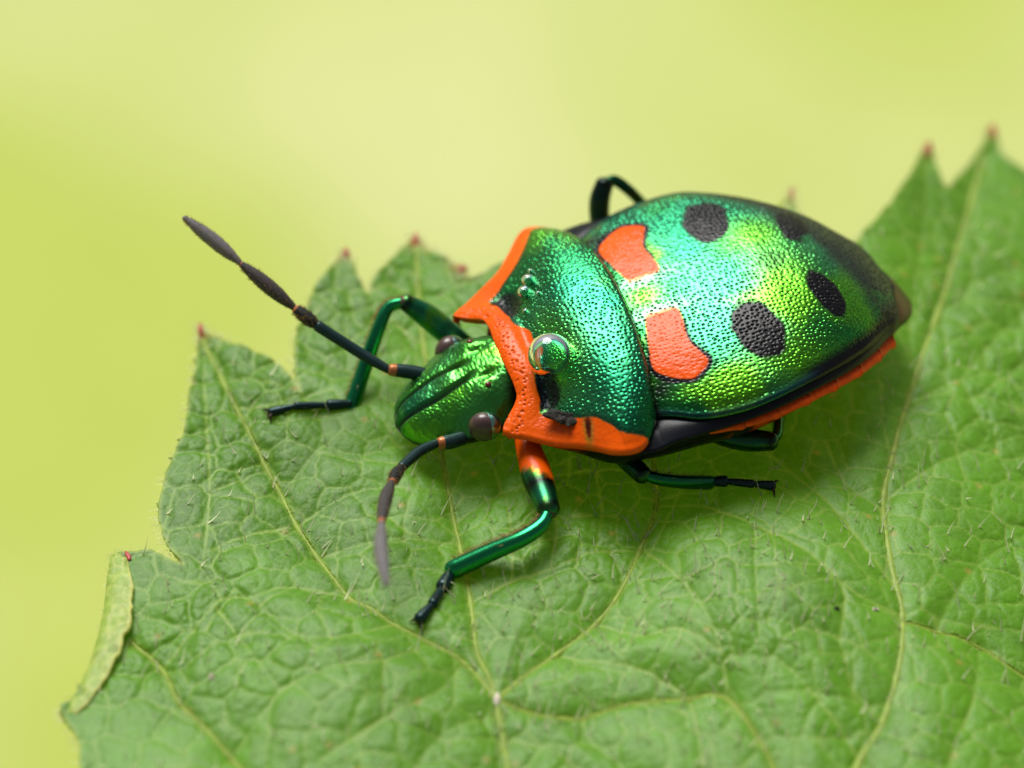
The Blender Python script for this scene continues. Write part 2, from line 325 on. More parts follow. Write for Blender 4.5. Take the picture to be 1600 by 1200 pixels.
def field(lines, reach, steps):
    """distance to the nearest of the lines, worked out only near them; also how far along its vein"""
    d = np.full(X.shape, float(reach)); al = np.zeros(X.shape)
    for ln in lines:
        P = catmull(ln, steps)
        for i in range(len(P) - 1):
            a, e = P[i], P[i + 1] - P[i]
            x0, x1 = sorted((a[0], P[i + 1][0])); y0, y1 = sorted((a[1], P[i + 1][1]))
            j0, j1 = np.searchsorted(xs, [x0 - reach, x1 + reach]); i0, i1 = np.searchsorted(ys, [y0 - reach, y1 + reach])
            if j1 <= j0 or i1 <= i0: continue
            sx, sy = X[i0:i1, j0:j1], Y[i0:i1, j0:j1]
            t = np.clip(((sx - a[0])*e[0] + (sy - a[1])*e[1])/max(e @ e, 1e-9), 0, 1)
            d[i0:i1, j0:j1] = np.minimum(d[i0:i1, j0:j1], np.hypot(sx - a[0] - t*e[0], sy - a[1] - t*e[1]))
    return d
wx = X + 16*(fbm(X, Y, 60, 21) - 0.5) + 5*(fbm(X, Y, 14, 22) - 0.5); wy = Y + 16*(fbm(X, Y, 60, 23) - 0.5) + 5*(fbm(X, Y, 14, 24) - 0.5)
d_main = field(MAIN_VEINS, 130, 4); d_side = field(SIDE_VEINS, 70, 4)
d_side = np.clip(d_side + 3*(fbm(X, Y, 25, 31) - 0.5), 0, None)
f1, f2, id3 = worley(wx, wy, 62, 3, 0.85); d3 = f2 - f1
g1, g2, id4 = worley(wx*1.0 + 4*np.sin(wy/9), wy, 22, 4, 0.95); d4 = g2 - g1
h1, h2, id5 = worley(wx, wy, 9, 6, 1.0); d5 = h2 - h1
edge = field([np.vstack([out, out[:1]])], 40, 1)
rough_mask = 0.55 + 0.9*sm(fbm(X, Y, 260, 41, 2), 0.35, 0.65)
Z = leaf_base(X, Y)
Z += 13*(1 - gauss(d_main, 62)) - 4*gauss(d_main, 10)
Z += 6*(1 - gauss(d_side, 26)) - 1.5*gauss(d_side, 5)
Z += rough_mask*(3.0*(1 - gauss(d3, 12)) + 1.2*(1 - gauss(d4, 5)) + 0.6*(1 - gauss(d5, 2.6)) + 2.2*(fbm(X, Y, 40, 51) - 0.5) + 0.8*(id4 - 0.5))
Z += 6*gauss(edge, 10)*(fbm(X, Y, 50, 61) - 0.4)
def leaf_z(x, y):
    c = np.clip(np.searchsorted(xs, x), 0, len(xs) - 1); r = np.clip(np.searchsorted(ys, y), 0, len(ys) - 1); return Z[r, c]
n1 = fbm(X, Y, 120, 71)[..., None]; n2 = fbm(X, Y, 18, 72)[..., None]
colr = lin(0.095, 0.250, 0.009)*(0.74 + 0.45*n1) * (0.85 + 0.3*n2) * (0.93 + 0.14*id4[..., None])
mixc = lambda a, b, f: a + (np.asarray(b) - a)*np.clip(f, 0, 1)[..., None]
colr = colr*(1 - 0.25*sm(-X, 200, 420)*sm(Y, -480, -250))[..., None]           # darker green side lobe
colr = mixc(colr, lin(0.10, 0.25, 0.035), 0.35*gauss(d5, 1.3))
colr = mixc(colr, lin(0.15, 0.29, 0.045), 0.7*gauss(d4, 1.8))
colr = mixc(colr, lin(0.20, 0.33, 0.06), 0.9*gauss(d3, 2.6))
colr = mixc(colr, lin(0.24, 0.36, 0.07), 0.85*gauss(d_side, 2.5)*(0.35 + 0.65*sm(fbm(X, Y, 90, 65), 0.3, 0.7))*(1 - 0.5*sm(X, 480, 620)))
colr = mixc(colr, lin(0.30, 0.41, 0.075), 0.9*gauss(d_main, 4.2))
colr = mixc(colr, lin(0.30, 0.40, 0.085), 0.75*gauss(edge, 4.0))
tipd = np.min([np.hypot(X - p[0], Y - p[1]) for p in TIPS], axis=0)
colr = mixc(colr, lin(0.42, 0.07, 0.06), 0.9*gauss(tipd, 20)); colr = mixc(colr, lin(0.33, 0.30, 0.08), 0.5*gauss(tipd, 34)*gauss(edge, 12))
sp1, _, sid = worley(X, Y, 120, 81, 1.0)                              # a few tan blemishes
colr = mixc(colr, lin(0.36, 0.27, 0.07), 0.75*gauss(sp1, 5)*(sid > 0.55))
mean_d = (d_main[:-1, :-1] + d_main[1:, :-1] + d_main[:-1, 1:] + d_main[1:, 1:])/4; cell &= ~(mean_d < 2.1)      # the veins fill these slots
idx = -np.ones(X.shape, int); idx[used] = np.arange(used.sum())
q = np.stack([idx[:-1, :-1], idx[:-1, 1:], idx[1:, 1:], idx[1:, :-1]], -1)[cell]
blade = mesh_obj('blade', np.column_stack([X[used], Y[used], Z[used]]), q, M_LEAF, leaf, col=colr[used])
so = blade.modifiers.new('rim', 'SOLIDIFY'); so.thickness = 7*S; so.offset = -1; so.use_rim = True; so.use_rim_only = True
for ln, r in zip(MAIN_VEINS, (2.1, 2.2, 2.2, 2.8, 1.6, 3.2, 1.8, 1.9)):
    P = catmull(ln, 10); P = P + np.column_stack([fbm(P[:, 0], P[:, 1], 25, 91) - 0.5, fbm(P[:, 0], P[:, 1], 25, 92) - 0.5])*2
    zz = leaf_z(P[:, 0], P[:, 1]); zz = np.convolve(np.pad(zz, 3, mode='edge'), np.ones(7)/7, 'valid')
    wd = r*(1.5 + 0.7*fbm(P[:, 0], P[:, 1], 30, 93))[:, None]; tg = np.gradient(P, axis=0); tg /= np.linalg.norm(tg, axis=1)[:, None]; nl = np.column_stack([-tg[:, 1], tg[:, 0]])
    rows = [np.column_stack([P + nl*wd*o, zz + r*0.75*(1 - o*o) - 0.7*abs(o) - 0.2]) for o in np.linspace(-1, 1, 9)]
    v = np.stack(rows, 1).reshape(-1, 3)
    mesh_obj('vein', v, grid_faces(len(P), 9), M_LEAF, leaf, col=lin(0.28, 0.39, 0.06)*(0.7 + 0.6*fbm(v[:, 0], v[:, 1], 12, 94))[:, None])
for p in TIPS:                                                        # hard red point on each tooth
    i = int(np.argmin((fine[:, 0] - p[0])**2 + (fine[:, 1] - p[1])**2)); inn = (fine[(i - 14) % len(fine)] + fine[(i + 14) % len(fine)])/2
    d = fine[i] - inn; d = d/max(np.linalg.norm(d), 1e-6); z0 = float(leaf_base(*p)) + 8
    k_ = 0.9 if p[0] < 300 else 0.75 if p[0] < 450 else 1.3
    b0 = fine[i] - d*26*k_; b1 = fine[i] - d*12*k_; b2 = fine[i] - d*2; b3 = fine[i] + d*6
    v, fc, _, _ = tube([(*b0, leaf_z(*b0) - 3), (*b1, leaf_z(*b1) + 0.5), (*b2, z0 + 1), (*b3, z0 + 3)], (2.5*k_, 4.4*k_, 3.6*k_, 1.5*k_), 12, 5, 1.0)
    mesh_obj('tooth_tip', v, fc, M_TIP, leaf)
# margin rolled up and over, showing the paler underside
A, B = catmull(CURL_FOLD, 14), catmull(CURL_RIM, 14); rows = []
for k, th in enumerate(np.linspace(0, 1, 22)):
    c = (1 - math.cos(th*math.pi*0.62))/(1 - math.cos(math.pi*0.62)); zz = leaf_base(A[:, 0], A[:, 1])*(1 - th) + th*leaf_base(B[:, 0], B[:, 1])
    taper = np.sin(np.linspace(0.12, math.pi - 0.25, len(A)))**0.5
    q_ = A + (B - A)*c*(1 + 0.22*th*(fbm(A[:, 1]*1.0, A[:, 0], 30, 44) - 0.5)*2)[:, None]; bul = np.sin(th*math.pi)*9
    rows.append(np.column_stack([q_[:, 0] - 3 - np.sin(th*math.pi*0.9)*5*taper, q_[:, 1], zz + 6 + taper*(20*th**0.8 + bul*0.6) + 7*(fbm(q_[:, 0], q_[:, 1], 14, 17) - 0.5)]))
G = np.concatenate(rows); e_ = np.repeat(np.linspace(0, 1, 22), len(A)); nn = fbm(G[:, 0], G[:, 1], 18, 33)
_, _c2, _i2 = worley(G[:, 0], G[:, 1], 20, 8); _c1 = worley(G[:, 0], G[:, 1], 20, 8)[0]
cc = lin(0.30, 0.43, 0.07)*(0.75 + 0.5*nn)[:, None]; cc = mixc(cc, lin(0.55, 0.60, 0.18), 0.7*gauss(_c2 - _c1, 2.5)); cc = mixc(cc, lin(0.62, 0.62, 0.16), 0.9*sm(e_, 0.88, 1.0))
curl = mesh_obj('curled_margin', G, grid_faces(22, len(A)), M_LEAF, leaf, col=cc)
so = curl.modifiers.new('body', 'SOLIDIFY'); so.thickness = 5*S; so.offset = 0
v, fc, _, _ = tube([(*B[-5], float(leaf_base(*B[-5])) + 22), (*B[-2], float(leaf_base(*B[-2])) + 20), (B[-1][0] - 4, B[-1][1] + 7, float(leaf_base(*B[-1])) + 20)], (2.5, 4.2, 2.0), 10, 5)
mesh_obj('tooth_tip', v, fc, M_TIP, leaf)

def bristles(name, base, direc, length, r0, mat, parent, bend=0.25, seg=3):
    """many fine tapered hairs in one mesh"""
    base, direc = np.asarray(base, float), np.asarray(direc, float); n = len(base)
    direc = direc/np.linalg.norm(direc, axis=1)[:, None]; side = np.cross(direc, rng.normal(size=(n, 3))); side /= np.linalg.norm(side, axis=1)[:, None]
    oth = np.cross(direc, side); V = []
    for k in range(seg + 1):
        t = k/seg; c = base + direc*(length*t)[:, None] + side*(length*bend*t*t)[:, None]; r = r0*(1 - 0.85*t)
        for j in range(3):
            a = 2*math.pi*j/3; V.append(c + r*(math.cos(a)*side + math.sin(a)*oth))
    V = np.stack(V, 1); m = V.shape[1]; F = []
    for k in range(seg):
        for j in range(2): F.append([3*k + j, 3*k + (j + 1) % 3, 3*k + 3 + (j + 1) % 3, 3*k + 3 + j])
    F = (np.array(F)[None] + (np.arange(n)*m)[:, None, None]).reshape(-1, 4)
    return tag(mesh_obj(name, V.reshape(-1, 3), F, mat, parent), kind='stuff')
n = 3900
hx, hy = rng.uniform(-740, 900, n), rng.uniform(-960, 500, n)
c_, r_ = np.clip(np.searchsorted(xs, hx), 0, len(xs) - 1), np.clip(np.searchsorted(ys, hy), 0, len(ys) - 1)
dens = 0.25 + 0.75*np.exp(-((hx - 130)/330)**2 - ((hy + 480)/230)**2) + 0.35*gauss(d_main[r_, c_], 20)
ok = inside[r_, c_] & (rng.random(n) < dens) & (edge[r_, c_] > 8); hx, hy, r_, c_ = hx[ok], hy[ok], r_[ok], c_[ok]; n = len(hx)
dr = np.column_stack([rng.normal(0.05, 0.35, n), rng.normal(0.35, 0.35, n), np.full(n, 0.75)])
bristles('leaf_hair', np.column_stack([hx, hy, Z[r_, c_] - 1]), dr, rng.uniform(10, 44, n)*(0.6 + 0.6*rng.random(n)), 1.7, M_HAIR, leaf)
nrm = np.column_stack([np.gradient(out[:, 1]), -np.gradient(out[:, 0])]); nrm /= np.linalg.norm(nrm, axis=1)[:, None] + 1e-9
area = 0.5*np.sum(out[:, 0]*np.roll(out[:, 1], -1) - np.roll(out[:, 0], -1)*out[:, 1]); nrm = nrm*np.sign(area)
k = rng.integers(0, len(out), 1500); tt = rng.random(1500)[:, None]; b = out[k]*(1 - tt) + out[(k + 1) % len(out)]*tt
dr = np.column_stack([nrm[k] + rng.normal(0, 0.45, (1500, 2)), rng.normal(0.25, 0.35, 1500)])
bristles('margin_hair', np.column_stack([b, leaf_base(b[:, 0], b[:, 1]) + 10]), dr, rng.uniform(7, 20, 1500), 0.6, M_HAIR, leaf)

# ------------------------------------------------------------------ the bug
bug = link(bpy.data.objects.new('shield_bug', None)); bug.location = (0, 0, BODY_Z*S); bug.rotation_euler = (0, 0, math.pi + YAW)
tag(bug, 'metallic green and orange shield bug with black spots standing on the leaf', 'bug')
cy_, sy_ = math.cos(math.pi + YAW), math.sin(math.pi + YAW)
def leaf_u(f, l): return float(leaf_z(f*cy_ - l*sy_, f*sy_ + l*cy_)) - BODY_Z          # leaf height in the bug's own frame
GREEN, LIME, TEAL, BLUE = lin(0.010, 0.25, 0.038), lin(0.13, 0.50, 0.008), lin(0.006, 0.25, 0.10), lin(0.015, 0.08, 0.20)
BLACK, ORANGE, PURPLE, BROWN = lin(0.006, 0.006, 0.007), lin(0.84, 0.100, 0.001), lin(0.030, 0.030, 0.034), lin(0.05, 0.02, 0.010)
def sheen_colour(f, l, seed):
    """patchy structural green: lime, emerald and blue-green areas"""
    a = fbm(f, l, 90, seed, 3); b = fbm(f, l, 130, seed + 7, 2); c = fbm(f, l, 7, seed + 9, 2)
    k = np.broadcast_to(GREEN, f.shape + (3,)); k = mixc(k, LIME, 1.1*sm(a, 0.48, 0.68)); k = mixc(k, TEAL, 0.9*sm(b, 0.45, 0.65))
    return k*(0.75 + 0.5*c)[..., None]
def shell(name, F, Lt, Uh, col, met, rgh, parent, pit=None, lips=(0, 0, 0)):
    """curved plate from a grid of points, pushed in along its normals by pit, with turned-down rims"""
    P = np.stack([F, Lt, Uh], -1)
    if pit is not None:
        a, b = np.gradient(P, axis=0), np.gradient(P, axis=1); N = np.cross(a, b); N /= np.linalg.norm(N, axis=-1)[..., None] + 1e-9
        if N[P.shape[0]//2, P.shape[1]//2, 2] < 0: N = -N
        P = P - N*pit[..., None]
    fr, re, si = lips; pad = [0, 0, 0, 0]
    def lip(edge_, drop, inn): return [edge_ + np.array([inn*t, 0, -drop*t*t**0.5]) for t in (0.2, 0.5, 1.0)]
    if fr: P = np.concatenate([np.stack(lip(P[0], fr, -12))[::-1], P]); pad[0] = 3
    if re: P = np.concatenate([P, np.stack(lip(P[-1], re, 4))]); pad[1] = 3
    if si:
        def sl(e, sg): return np.stack([e + np.stack([0*e[:, 0], -sg*7*t + 0*e[:, 0], -si*t + 0*e[:, 0]], -1) for t in (0.15, 0.4, 0.7, 1.0)], 1)
        P = np.concatenate([sl(P[:, 0], -1)[:, ::-1], P, sl(P[:, -1], 1)], 1); pad[2] = pad[3] = 4
    pd = lambda a: np.pad(a, [(pad[0], pad[1]), (pad[2], pad[3])] + [(0, 0)]*(a.ndim - 2), mode='edge')
    return mesh_obj(name, P.reshape(-1, 3), grid_faces(*P.shape[:2]), M_CUT, parent, col=pd(col).reshape(-1, 3), met=pd(met).ravel(), rgh=pd(rgh).ravel())

# scutellum: the big shield over the back
fv = np.concatenate([np.arange(-64, -520, -1.35), np.linspace(-520, -541, 26)]); sv = np.linspace(-1, 1, 420); sv = np.sign(sv)*np.abs(sv)**0.92
F, Sg = np.meshgrid(fv, sv, indexing='ij'); W = lerp1(F, SC_W)*np.where(F < -523, np.sqrt(np.clip((F + 543)/20, 0, 1))*0.98 + 0.02, 1); Lt = Sg*W
Uh = lerp1(F, SC_E) + (lerp1(F, SC_M) - lerp1(F, SC_E))*(1 - np.abs(Sg)**2.1)**0.66
rim = W*(1 - np.abs(Sg)); al = np.abs(Lt)
Uh = Uh + 1.6*gauss(rim - 2, 5) - 1.4*gauss(rim - 12, 6)
arc = Lt*(1 + 0.12*Sg**2)
col = sheen_colour(F, Lt, 101); met = np.ones(F.shape); rgh = np.full(F.shape, 0.27)
blob = lambda cf, cl, rf, rl: gauss(np.hypot((F - cf)/rf, (Lt - cl)/rl), 1.0)
col = mixc(col, LIME, 0.9*np.clip(blob(-350, 40, 60, 70) + blob(-300, 190, 90, 40) + blob(-330, -70, 50, 40) + blob(-125, 0, 25, 22), 0, 1)); col = mixc(col, lin(0.05, 0.30, 0.20), 0.5*blob(-215, 20, 55, 90))  # lime zones; pale teal at front centre puts highlight into the colour
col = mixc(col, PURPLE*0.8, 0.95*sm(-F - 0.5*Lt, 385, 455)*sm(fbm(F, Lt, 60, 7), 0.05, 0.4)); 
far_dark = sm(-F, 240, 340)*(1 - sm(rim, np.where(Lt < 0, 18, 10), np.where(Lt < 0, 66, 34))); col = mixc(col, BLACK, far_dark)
col = mixc(col, BLUE*0.35, 0.75*gauss(rim - 3, 8)*sm(F, -360, -300)); col = mixc(col, lin(0.35, 0.30, 0.42), 0.35*gauss(np.hypot((F + 132)/44, (al - 38)/13), 1.0))  # lilac beside the orange patches is a painted pinkish highlight
wob = 7*(fbm(F, Lt, 16, 55) - 0.5)
def ell(cf, cl, rf, rl, tilt): 
    df, dl = F - cf, al - cl; a_ = df*math.cos(tilt) + dl*math.sin(tilt); b_ = -df*math.sin(tilt) + dl*math.cos(tilt)
    return (np.hypot(a_/rf, b_/rl) - 1)*min(rf, rl)
black = np.maximum.reduce([1 - sm(ell(-268, 126, 37, 56, 0.22) + 1.5*wob, -3, 4), 1 - sm(ell(-397, 80, 25, 46, 0.2) + 1.5*wob, -3, 4)])
faint = 1 - sm(np.hypot((F + 332)/26, Lt/22), 0.7, 1.1)
PT = catmull(PATCH + PATCH[:1], 4)[:-1]; pd_ = poly_dist(F, al, PT); pin = in_poly(F, al, PT); sgn = np.where(pin, -pd_, pd_) + 3.5 + wob*0.35
orange = (1 - sm(sgn, -1.5, 1.5))*sm(al, 30 + 5*fbm(F, Lt, 8, 5), 48)
halo = gauss(np.clip(sgn, 0, None), 7)*np.clip(sm(al, 95, 165) + 0.35*(F < -150), 0, 1); base_dark = np.maximum(gauss(np.clip(-F - 78, 0, None), 10), 0.95*gauss(np.hypot((F + 92)/26, (al - 172)/22), 1.0))
col = mixc(col, BLACK*1.6, 0.55*faint); col = mixc(col, BLACK, np.clip(black + 0.95*halo*sm(al, 120, 150) + 0.7*halo + 0.8*gauss(sgn - 2, 3.0)*sm(al, 60, 80) + base_dark, 0, 1))
blk = np.clip(black + 0.95*far_dark + 0.6*sm(-F - 0.5*Lt, 385, 455) + halo + 0.8*gauss(sgn - 2, 3.0)*sm(al, 60, 80) + base_dark, 0, 1); met = met*(1 - 0.85*blk); 
og = ORANGE*(0.86 + 0.28*fbm(F, Lt, 35, 61, 3))[..., None]*lin(1, 1, 1) + lin(0, 0.03, 0)*(fbm(F, Lt, 60, 62) - 0.5)[..., None]; col = mixc(col, og, orange); met = met*(1 - orange); rgh = rgh - 0.02*orange - 0.05*blk + 0.22*sm(-F - 0.5*Lt, 380, 450)
p1, p2, pid = worley(F + 2*(fbm(F, Lt, 20, 3) - .5), arc, 7.4, 12, 0.7)
pit = (1.8*(1 - 0.6*orange)*(0.45 + 0.9*pid))*gauss(p1, 1.55)*sm(rim, 5, 14) + 1.4*(fbm(F, Lt, 34, 77, 2) - 0.5) + (0.12 + 0.4*orange)*(fbm(F, Lt, 6, 78) - 0.5)
col = col*(1 - 0.6*(gauss(p1, 1.4)*(1 - orange))[..., None])
col = col*(1 - 0.5*(gauss(p1, 1.5)*orange*(pid > 0.62)*(1 - sm(al, 60, 120)*0.8))[..., None])
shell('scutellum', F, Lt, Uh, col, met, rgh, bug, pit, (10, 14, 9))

# pronotum: the collar plate between head and shield
PR_W = [(149, 134), (142, 141), (120, 155), (80, 184), (50, 204), (25, 229), (8, 248), (-6, 257), (-22, 259), (-44, 250), (-62, 229), (-76, 206)]
PR_E = [(149, -27), (50, -18), (20, -6), (0, 3), (-44, 4), (-76, 16)]
PR_M = [(116, 14), (106, 24), (90, 30), (62, 33), (40, 46), (10, 68), (-30, 82), (-70, 87), (-85, 84), (-92, 78)]
vv = np.linspace(0, 1, 190); sv = np.linspace(-1, 1, 430)
V, Sg = np.meshgrid(vv, sv, indexing='ij'); As = np.abs(Sg)
fe = 149 + (-76 - 149)*V; fm = 115 + (-92 - 115)*V
wgt = sm(As, 0.55, 1.0)*0.999; front = 115 + 34*sm(As, 0.62, 1.0) - 4*gauss(As - 0.5, 0.3); rear = -92 + 16*As**2
F = front + (rear - front)*V; W = lerp1(fe, PR_W); Lt = Sg*W
m_ = lerp1(fm, PR_M); e_ = lerp1(fe, PR_E); Uh = e_ + (m_ - e_)*(1 - As**2.1)**0.70
rim = W*(1 - As); al = np.abs(Lt)
OUT = [(115, 0), (112, 60), (118, 95), (136, 124), (149, 136), (120, 158), (80, 184), (50, 204), (25, 229), (8, 248), (-6, 257), (-22, 259), (-44, 250)]
dfront = poly_dist(F, al, OUT[:5], False); dlat = poly_dist(F, al, OUT[4:], False)
wob = 8*(fbm(F, Lt, 18, 15) - 0.5)
latw = lerp1(F, [(-76, 3), (-44, 9), (-20, 21), (10, 33), (40, 36), (80, 40), (149, 50)])
cw = lerp1(al, [(0, 57), (18, 56), (30, 49), (42, 40), (70, 36), (100, 38), (140, 42), (270, 42)])
so_ = np.minimum(dfront - cw, dlat - latw) + wob*0.5
orange = 1 - sm(so_, -1.5, 1.5)
notch = gauss(np.hypot((F - 30 - 0.15*(Lt - 190))/7, (Lt - 190)/26), 0.8)*0.9
call = gauss(np.hypot((F - 66)/20, (al - 100)/36), 1.0)                 # paired dark hollows behind the collar
Uh = Uh - 9*call + 2*gauss(dfront - 4, 6) - 4*gauss(dfront - 46, 12)*sm(-al, -150, -110) + 3*gauss(rim - 3, 5) - 3*gauss(rim - 26, 14)*(F > -10)
Uh = Uh - 5*gauss(F + 92 - 16*As**2, 5)
col = sheen_colour(F, Lt, 140); col = mixc(col, LIME, 0.8*np.clip(gauss(np.hypot((F - 30)/30, (Lt - 70)/60), 1.0) + gauss(np.hypot((F - 35)/25, (Lt + 10)/50), 1.0)*0.6, 0, 1)); col = mixc(col, TEAL, 0.6*gauss(np.hypot((F + 40)/50, (Lt + 60)/110), 1.0)); met = np.ones(F.shape); rgh = np.full(F.shape, 0.26)
hb = gauss(so_ - 3, 5); dark = np.clip(0.95*sm(call, 0.25, 0.6) + 0.75*hb*(al > 40) + gauss(F + 92 - 16*As**2, 7)*0.97, 0, 1)
col = mixc(col, BLACK*1.3, dark); met = met*(1 - 0.6*dark); rgh = rgh - 0.04*dark
orange = orange*(1 - np.clip(notch, 0, 1)*(F < 60))
col = np.where((notch > 0.5)[..., None] & (dlat < latw)[..., None], BLACK, col)
og = ORANGE*(0.86 + 0.28*fbm(F, Lt, 35, 61, 3))[..., None]*lin(1, 1, 1) + lin(0, 0.03, 0)*(fbm(F, Lt, 60, 62) - 0.5)[..., None]; col = mixc(col, og, orange); met = met*(1 - orange); rgh = rgh + 0.0*orange
p1, p2, pid = worley(F + 2*(fbm(F, Lt, 20, 4) - .5), Lt*(1 + 0.1*As**2), 7.2, 19, 0.7)
fp1, _, fid = worley(F, Lt, 7, 29, 0.9)
pit = 1.75*(0.45 + 0.9*pid)*gauss(p1, 1.5)*(1 - 0.75*orange)*sm(rim, 6, 16) + 2.2*orange*gauss(fp1, 1.9)*gauss(dfront - 16, 9)*(fid > 0.35) + 1.4*(fbm(F, Lt, 34, 87, 2) - 0.5) + (0.12 + 0.4*orange)*(fbm(F, Lt, 6, 88) - 0.5)
col = col*(1 - 0.6*(gauss(p1, 1.35)*(1 - orange))[..., None])
col = col*(1 - 0.55*(orange*gauss(fp1, 1.8)*gauss(dfront - 16, 9)*(fid > 0.35))[..., None])
shell('pronotum', F, Lt, Uh, col, met, rgh, bug, pit, (15, 24, 5))
PRON = (F, Lt, Uh)
def pron_u(f, l):
    k = np.argmin((PRON[0] - f)**2 + (PRON[1] - l)**2); return float(PRON[2].ravel()[k])

def loft(name, fs, w, top, ed, bot, colour, parent, n=120, pw=0.8, detail=None, lens=0):
    """closed body part from cross-sections along the body axis"""
    th = np.linspace(0, 2*math.pi, n, endpoint=False); F, T = np.meshgrid(fs, th, indexing='ij')
    c, s = np.cos(T), np.sin(T); W, tp, ee, bt = (lerp1(F, q) for q in (w, top, ed, bot))
    Lt = W*np.sign(c)*np.abs(c)**pw; a = np.abs(s)**pw; Uh = np.where(s >= 0, ee + (tp - ee)*a, ee + (bt - ee)*a)
    if lens: Uh = np.where(s >= 0, ee + (tp - ee)*(1 - (np.abs(Lt)/W)**lens), Uh)
    if detail is not None: Uh = Uh + detail(F, Lt, s)
    col, met, rgh = colour(F, Lt, s); P = np.stack([F, Lt, Uh], -1)
    return mesh_obj(name, P.reshape(-1, 3), grid_faces(len(fs), n, True), M_CUT, parent, col=col.reshape(-1, 3), met=met.ravel(), rgh=rgh.ravel())

# abdomen with its orange edge plates
AB_W = [(118, 60), (90, 130), (40, 182), (0, 225), (-60, 236), (-140, 234), (-200, 234), (-300, 208), (-371, 176), (-440, 140), (-485, 108), (-525, 70), (-548, 20)]
def ab_col(F, Lt, s):
    b = np.maximum(sm(fbm(F, Lt, 50, 5), 0.45, 0.6), sm(F, -230, -170)*sm(-F, -60, -30)); c = mixc(np.broadcast_to(ORANGE*0.75, F.shape + (3,)), BLACK, b); return c, 0*F, 0*F + 0.4
abdomen = loft('abdomen', np.linspace(118, -548, 90), AB_W, [(118, -40), (60, -30), (0, -10), (-100, 5), (-300, -2), (-450, -22), (-548, -50)],
               [(118, -50), (60, -40), (0, -16), (-100, -6), (-200, -2), (-308, -14), (-409, -30), (-548, -62)], [(118, -75), (40, -95), (-100, -112), (-300, -104), (-450, -86), (-548, -70)], ab_col, bug)
def rim_w(f): return float(lerp1(np.array(float(f)), SC_W)); 
def rim_e(f): return float(lerp1(np.array(float(f)), SC_E))
cuts = [-150, -205, -262, -318, -372, -424, -470, -506]
for side in (1, -1):
    for a, b in zip(cuts[:-1], cuts[1:]):
        m = 9; t = np.linspace(0, 1, m); f_ = a + (b - a)*t; w_ = np.array([rim_w(q) for q in f_]); ee = np.array([rim_e(q) for q in f_])
        pr = 5 + 9*sm(-f_, 150, 330) + 4*sm(t, 0.6, 0.97) - 3*sm(t, 0.97, 1.0)
        sec = np.stack([np.column_stack([f_, side*(w_ + o*pr + i), ee + u]) for o, i, u in ((0, -26, -18), (0.6, 0, -21), (1, 0, -25), (1, 0, -28), (0.7, -2, -32), (0, -30, -36))], 1)
        cc = np.broadcast_to(ORANGE*lin(0.95, 0.85, 0.9), (m*6, 3))*(0.85 + 0.3*rng.random((m*6, 1)))
        mesh_obj('connexivum_plate', sec.reshape(-1, 3), [grid_faces(m, 6), np.array([[0, 1, 2], [0, 2, 3], [0, 3, 4], [0, 4, 5]]), np.array([[5, 4, 3], [5, 3, 2], [5, 2, 1], [5, 1, 0]]) + (m - 1)*6], M_CUT, abdomen, col=cc, met=0.0, rgh=0.42)
    # black leathery fore wing showing as a rim beside the shield
    f_ = np.linspace(-28, -532, 140); w_ = np.array([rim_w(min(q, -70)) for q in f_]); ee = np.array([rim_e(min(q, -70)) for q in f_])
    outer = np.maximum(w_ + lerp1(f_, [(-532, 1), (-400, 5), (-300, 6), (-200, 7), (-138, 17), (-95, 40), (-60, 56), (-28, 50)]), 5)
    rows = [np.column_stack([f_, side*(w_*(1 - q) + outer*q - (1 - q)*14), ee - 5 - 9*q**1.6 + 4*math.sin(q*math.pi)]) for q in np.linspace(0, 1, 12)]
    rows += [np.column_stack([f_, side*(outer - 2 - 3*q), ee - 14 - 8*q]) for q in (0.5, 1.0)]
    P = np.stack(rows, 1); c = np.broadcast_to(BLACK + lin(0, 0.001, 0.004), (P.shape[0]*P.shape[1], 3))
    mesh_obj('fore_wing', P.reshape(-1, 3), grid_faces(*P.shape[:2]), M_CUT, bug, col=c, met=0.0, rgh=0.3)
loft('wing_membrane', np.linspace(-470, -578, 40), [(-470, 112), (-500, 98), (-530, 74), (-556, 48), (-570, 26), (-578, 3)], [(-470, -8), (-500, -16), (-530, -30), (-556, -52), (-570, -68), (-578, -78)],
     [(-470, -34), (-500, -38), (-530, -46), (-556, -62), (-578, -80)], [(-470, -70), (-530, -72), (-578, -82)], lambda F, L_, s: (np.broadcast_to(BROWN, F.shape + (3,))*(0.5 + fbm(F, L_, 20, 3))[..., None], 0*F + 0.1, 0*F + 0.35), bug, 60)

